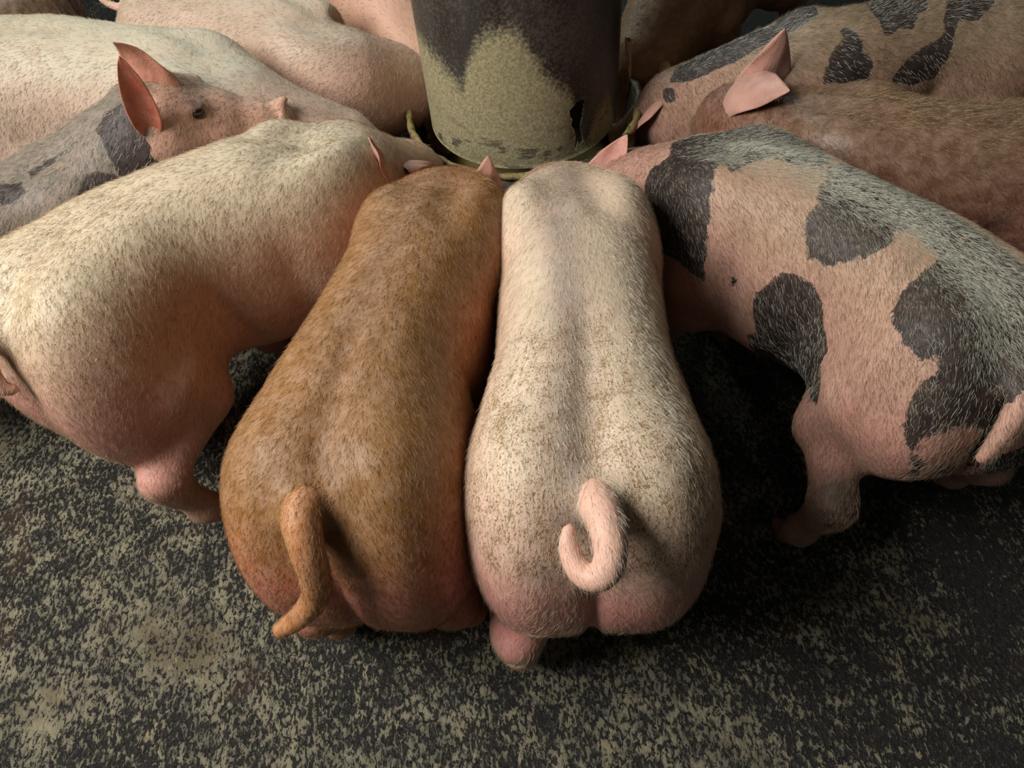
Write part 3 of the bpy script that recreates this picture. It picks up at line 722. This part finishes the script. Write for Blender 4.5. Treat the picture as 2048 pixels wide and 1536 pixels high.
PATCH_D = [[[.433,-.026],[.449,.006],[.399,.069],[.422,.112],[.408,.152],[.388,.196],[.356,.255],[.326,.277],[.265,.272],[.202,.282],[.212,.197],[.227,.144],[.25,.101],[.27,.077],[.27,.055],[.232,.069],[.232,.043],[.199,.008],[.162,.014],[.113,-.007],[.111,-.033],[.152,-.072],[.201,-.082],[.245,-.075],[.298,-.084],[.33,-.087],[.384,-.074],[.427,-.037]],[[.095,-.012],[.084,-.0],[.077,.025],[.058,.05],[.057,.079],[.041,.098],[.012,.118],[-.023,.119],[-.06,.102],[-.088,.082],[-.105,.054],[-.095,.032],[-.106,.003],[-.144,.025],[-.178,.023],[-.191,.039],[-.198,.071],[-.206,.095],[-.229,.118],[-.274,.13],[-.327,.132],[-.353,.123],[-.372,.102],[-.383,.116],[-.391,.15],[-.401,.156],[-.402,.178],[-.425,.217],[-.446,.247],[-.451,.261],[-.444,.41],[-.429,-.632],[-.483,.04],[-.451,-.168],[-.427,-.088],[-.345,-.054],[-.282,-.059],[-.249,-.059],[-.186,-.057],[-.117,-.053],[-.048,-.071],[.047,-.064],[.1,-.067]],[[.037,.155],[.058,.18],[.07,.21],[.086,.243],[.084,.302],[.069,.351],[.064,.393],[.083,.448],[.077,.52],[.038,.589],[-.016,.554],[-.092,.454],[-.144,.384],[-.222,.345],[-.203,.316],[-.14,.286],[-.139,.242],[-.095,.208],[-.061,.169],[-.027,.151],[.01,.15]],[[.134,.243],[.134,.251],[.135,.259],[.14,.267],[.145,.267],[.149,.262],[.15,.254],[.15,.246],[.149,.238],[.145,.235],[.141,.235],[.135,.236]]]
PATCH_F = [[[.18,.026],[.195,.038],[.201,.077],[.215,.089],[.224,.104],[.232,.129],[.23,.153],[.188,.155],[.135,.146],[.141,.112],[.156,.094],[.155,.076],[.169,.046]],[[.084,-.056],[.109,-.01],[.109,.035],[.109,.065],[.087,.069],[.062,.061],[.029,.066],[.01,.04],[-.021,.035],[-.054,.0],[-.104,-.064],[-.03,-.063],[.082,-.058]],[[-.104,.018],[-.074,.035],[-.053,.063],[-.051,.089],[-.027,.099],[.022,.107],[.064,.122],[.082,.138],[.093,.16],[.023,.18],[-.037,.172],[-.065,.14],[-.073,.106],[-.092,.069],[-.124,.081],[-.155,.076],[-.186,.06],[-.211,.04],[-.254,-.021],[-.215,-.049],[-.166,-.072]],[[.599,.167],[.54,.161],[.469,.11],[.407,.09],[.35,.038],[.283,-.0],[.23,-.037],[.233,-.079],[.336,-.085],[.436,-.062],[.544,-.079],[.614,-.051]],[[.565,.241],[.564,.261],[.57,.282],[.581,.296],[.592,.298],[.602,.287],[.61,.269],[.61,.238],[.607,.216],[.596,.207],[.583,.206],[.573,.219]]]
PATCH_K = [[[.484,-.025],[.429,-.022],[.403,-.039],[.4,-.083],[.406,-.117],[.415,-.127],[.474,-.12],[.512,-.117],[.51,-.096],[.511,-.076],[.505,-.071]],[[.322,-.095],[.277,-.117],[.271,-.145],[.331,-.137],[.4,-.124],[.384,-.107]],[[.088,-.001],[.146,-.033],[.188,-.043],[.184,-.075],[.154,-.085],[.123,-.075],[.066,-.064]],[[.211,-.026],[.263,-.026],[.331,-.029],[.344,-.033],[.265,-.038],[.21,-.046]]]
# large cream pig on the left
CP = PROFILE[:5] + [(.08, .153, .702, .225), (.17, .158, .695, .235), (.25, .147, .655, .27), (.33, .122, .578, .275), (.41, .100, .50, .27), (.50, .09, .455, .26), (.60, .085, .42, .24)]
build_pig('C', [(-.88, .93), (-.82, 1.02), (-.755, 1.11), (-.67, 1.19), (-.57, 1.25), (-.475, 1.29), (-.395, 1.34), (-.335, 1.42), (-.285, 1.51)], mat=m_pale, seed=3,
    label='large cream pig at the left edge standing side on with a dirty rump',
    colors=dict(side=lin(206, 170, 146), back=lin(200, 186, 158), butt=lin(212, 146, 136), belly=lin(196, 146, 126), tail=lin(214, 168, 150), ear=lin(210, 160, 144), inner=lin(190, 130, 116)),
    specks=speck_rump(.8, .35), x0=-.395, legs=dict(hr=(-.10, .045), hl=(.05, 0), fl=(-.2, .02)), head=dict(yaw=-.1, s=.9, neck=.09, poll=(.60, 0, .36)), prof=CP,
    ears=[dict(w=True, base=(-.220, 1.36, .545), d=(.02, .0, 1), nrm=(1, .22, 0), L=.11, W=.045, cup=.3, bend=-.25), dict(w=True, base=(-.205, 1.45, .50), d=(.55, .75, -.25), nrm=(-.1, -.3, -.9), L=.13, W=.065, cup=.6, bend=.5)],
    tail=([(-.385, 0, .62), (-.425, 0, .63), (-.455, -.01, .60), (-.465, -.03, .57), (-.455, -.045, .555)], [.032, .023, .019, .015, .009]),
    hair=dict(n=45000, len=.015, r=.00020, col=lin(214, 192, 160), col2=lin(140, 112, 80)))
# big spotted pig on the right
build_pig('D', [(.765, .625), (.765, .73), (.73, .86), (.65, .99), (.555, 1.115), (.465, 1.225), (.39, 1.34), (.35, 1.46)], mat=m_spot, seed=4, sc_l=.96,
    label='large pink pig with black patches in the right foreground', wid=.99, ham=(.475, .215, .105),
    colors=dict(blots=[(-.425, .18, .265, .085, lin(52, 40, 37), 1.8), (-.38, .13, .24, .06, lin(52, 40, 37), 1.2)], side=lin(202, 156, 140), back=lin(182, 150, 126), butt=lin(200, 140, 130), belly=lin(200, 144, 132)),
    specks=speck_rump(.4, .6), ears=EARS, patches=PATCH_D, legs=dict(hl=(-.11, .075), hr=(-.02, .05), fl=(.10, -.02)),
    tail=([(-.385, 0, .62), (-.43, 0, .62), (-.455, .01, .59), (-.468, .02, .55), (-.475, .03, .50)], [.03, .021, .018, .015, .009]),
    hair=dict(n=95000, len=.014, r=.00019, col=lin(206, 174, 146), col2=lin(130, 104, 84), patchcol=lin(52, 44, 40), patchcol2=lin(202, 202, 184), pale=.30, topwhite=True, topcol=lin(200, 200, 180), ridge=.075, dens=lambda L: 1 + 2.5 * sstep(.62, .68, L[:, 2]) * np.exp(-(L[:, 1] / .075) ** 2)))
# reddish pig behind it
EP = PROFILE[:7] + [(.26, .155, .690, .27), (.34, .140, .665, .30), (.42, .120, .635, .33), (.50, .106, .600, .36), (.60, .10, .56, .38)]
build_pig('E', [(1.36, 1.16), (1.17, 1.18), (1.02, 1.20), (.88, 1.25), (.75, 1.36), (.665, 1.47), (.625, 1.56)], mat=m_brown, seed=5, sc_l=.92,
    label='reddish brown pig at the right edge behind the large spotted pig',
    colors=dict(side=lin(120, 76, 62), back=lin(104, 76, 56), butt=lin(170, 110, 100), belly=lin(150, 96, 84), ear=lin(200, 152, 138), inner=lin(170, 110, 94)),
    head=dict(poll=(.60, 0, .49), pitch=-.8), prof=EP,
    ears=[dict(w=True, base=(.592, 1.55, .550), d=(.12, -.80, .46), nrm=(.30, .35, -.7), L=.19, W=.11, cup=.6, bend=.1, root=.8),
          dict(w=True, base=(.668, 1.57, .48), d=(.03, -.12, .95), nrm=(.1, .8, -.1), L=.215, W=.100, cup=.6, bend=-.15, root=.9)],
    hair=dict(n=30000, len=.017, r=.00026, col=lin(168, 132, 100), col2=lin(80, 58, 42), topcol=lin(180, 156, 116)))
build_pig('F', [(1.36, 1.70), (1.11, 1.70), (.92, 1.66), (.77, 1.68), (.66, 1.74), (.57, 1.80)], mat=m_spot, seed=6, x0=-.37, sc_l=.90,
    patches=PATCH_F, label='pink and black spotted pig at the upper right, furthest of the three on that side', head=dict(poll=(.60, 0, .40), pitch=-.6),
    colors=dict(side=lin(160, 124, 104), back=lin(138, 120, 96), butt=lin(180, 130, 120), belly=lin(180, 130, 120), ear=lin(188, 138, 122), inner=lin(176, 118, 100)),
    ears=EARS, hair=dict(n=30000, len=.017, r=.00028, col=lin(166, 144, 112), col2=lin(100, 82, 62), patchcol=lin(50, 46, 42), patchcol2=lin(200, 200, 186), pale=.35, topwhite=True))
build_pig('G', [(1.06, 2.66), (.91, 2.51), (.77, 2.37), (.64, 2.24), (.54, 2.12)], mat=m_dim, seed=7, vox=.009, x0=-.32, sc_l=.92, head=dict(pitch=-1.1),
    label='tan pig in the shade behind the feeder, its ear drooping beside the hopper',
    ears=[dict(w=True, base=(.425, 1.95, .47), d=(.05, -.3, -1), nrm=(-.9, .1, 0), L=.11, W=.06, cup=.6, bend=.1), droop(1)],
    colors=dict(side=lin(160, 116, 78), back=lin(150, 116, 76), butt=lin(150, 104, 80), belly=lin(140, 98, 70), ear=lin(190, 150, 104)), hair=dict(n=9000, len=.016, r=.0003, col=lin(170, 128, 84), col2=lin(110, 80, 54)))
build_pig('H', [(-.93, 2.26), (-.75, 2.18), (-.58, 2.08), (-.47, 2.01), (-.40, 1.97), (-.35, 1.975), (-.31, 2.0)], mat=m_pale, seed=8, x0=-.35, sc_l=.90, head=dict(poll=(.57, 0, .40), pitch=-1.1, s=.9),
    label='clean pale pink pig reaching into the feeder from the upper left',
    colors=dict(side=lin(214, 176, 158), back=lin(190, 170, 150), butt=lin(214, 172, 156), belly=lin(206, 150, 142)), ears=EARS, specks=speck_rump(.3, .2),
    tail=([(-.385, 0, .62), (-.43, 0, .625), (-.46, -.01, .61), (-.49, -.02, .62), (-.51, -.03, .64)], [.028, .019, .014, .011, .006]),
    hair=dict(n=26000, len=.014, r=.00026, col=lin(220, 206, 180), col2=lin(160, 134, 104)))
build_pig('I', [(-.52, 2.98), (-.42, 2.74), (-.33, 2.52), (-.25, 2.32)], mat=m_pale, seed=9, vox=.009, sc_l=.95, head=dict(pitch=-1.1),
    label='pale pink pig squeezed between the feeder and the clean pale pig',
    colors=dict(side=lin(214, 170, 146), back=lin(204, 172, 146), butt=lin(214, 172, 156), belly=lin(206, 150, 142)), ears=EARS, specks=speck_rump(.3, .2),
    hair=dict(n=12000, len=.014, r=.0003, col=lin(220, 206, 180), col2=lin(160, 134, 104)))
build_pig('J', [(-1.40, 1.84), (-1.20, 1.89), (-1.02, 1.87), (-.80, 1.79), (-.62, 1.72), (-.48, 1.70), (-.40, 1.71)], mat=m_pale, seed=10, x0=-.48,
    label='pale pig at the far left with a grey green back, behind the raised head', sc_l=1.0,
    colors=dict(side=lin(206, 178, 160), back=lin(188, 180, 160), butt=lin(214, 172, 156), belly=lin(206, 150, 142)), head=dict(pitch=-1.3, yaw=.3), ears=EARS, specks=speck_rump(.7, .5),
    hair=dict(n=26000, len=.015, r=.00026, col=lin(214, 208, 180), col2=lin(150, 130, 100)))
KP = [(-.42, .135, .635, .40), (-.36, .165, .675, .345), (-.28, .180, .697, .33), (-.06, .155, .695, .27), (.08, .155, .690, .25), (.18, .150, .690, .26), (.26, .14, .69, .30), (.34, .12, .69, .36), (.42, .10, .70, .45), (.50, .09, .70, .52), (.60, .08, .68, .56)]
build_pig('K', [(-1.55, 1.24), (-1.35, 1.28), (-1.15, 1.36), (-.99, 1.45), (-.87, 1.52), (-.75, 1.56)], mat=m_spot, seed=11, sc_l=.90, prof=KP, x0=-.44,
    legs=dict(hr=(-.1, -.03)),
    patches=PATCH_K, label='grey and black pig raising its pink face, one big ear upright',
    colors=dict(side=lin(120, 108, 96), back=lin(110, 104, 94), butt=lin(200, 140, 130), belly=lin(150, 126, 112), face=lin(206, 160, 138), facex=.49, facez=.66, blots=[(.60, .02, .83, .12, lin(74, 68, 38), 1.3), (.70, .02, .81, .09, lin(84, 74, 44), 1.3), (.84, -.01, .745, .06, lin(160, 120, 50), 1.3), (.645, -.075, .735, .032, lin(100, 66, 58), 1.0)], ear=lin(206, 140, 118), inner=lin(176, 96, 76)),
    head=dict(poll=(.53, 0, .71), yaw=-.05, pitch=-.12, s=1.22, raised=True, detail=True, neckpts=([(.30, 0, .52), (.42, 0, .60), (.52, 0, .66)], [.15, .13, .11])),
    ears=[dict(w=True, base=(-.722, 1.476, .640), d=(.10, -.05, .95), nrm=(.30, -.8, .3), L=.185, W=.098, cup=1.0, bend=.12, root=.12), dict(w=True, base=(-.695, 1.555, .67), d=(-.22, -.02, .95), nrm=(.15, .8, -.2), L=.155, W=.085, cup=.6, bend=-.1, tipbend=-.6)],
    hair=dict(n=26000, len=.016, r=.00026, col=lin(190, 178, 158), col2=lin(110, 96, 80), patchcol=lin(50, 46, 42), patchcol2=lin(200, 200, 186), pale=.35))
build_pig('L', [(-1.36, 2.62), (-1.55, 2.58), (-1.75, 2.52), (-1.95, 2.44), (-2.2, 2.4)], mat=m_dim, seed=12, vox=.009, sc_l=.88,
    label='dim tan pig in the top left corner, only its rounded rump in view',
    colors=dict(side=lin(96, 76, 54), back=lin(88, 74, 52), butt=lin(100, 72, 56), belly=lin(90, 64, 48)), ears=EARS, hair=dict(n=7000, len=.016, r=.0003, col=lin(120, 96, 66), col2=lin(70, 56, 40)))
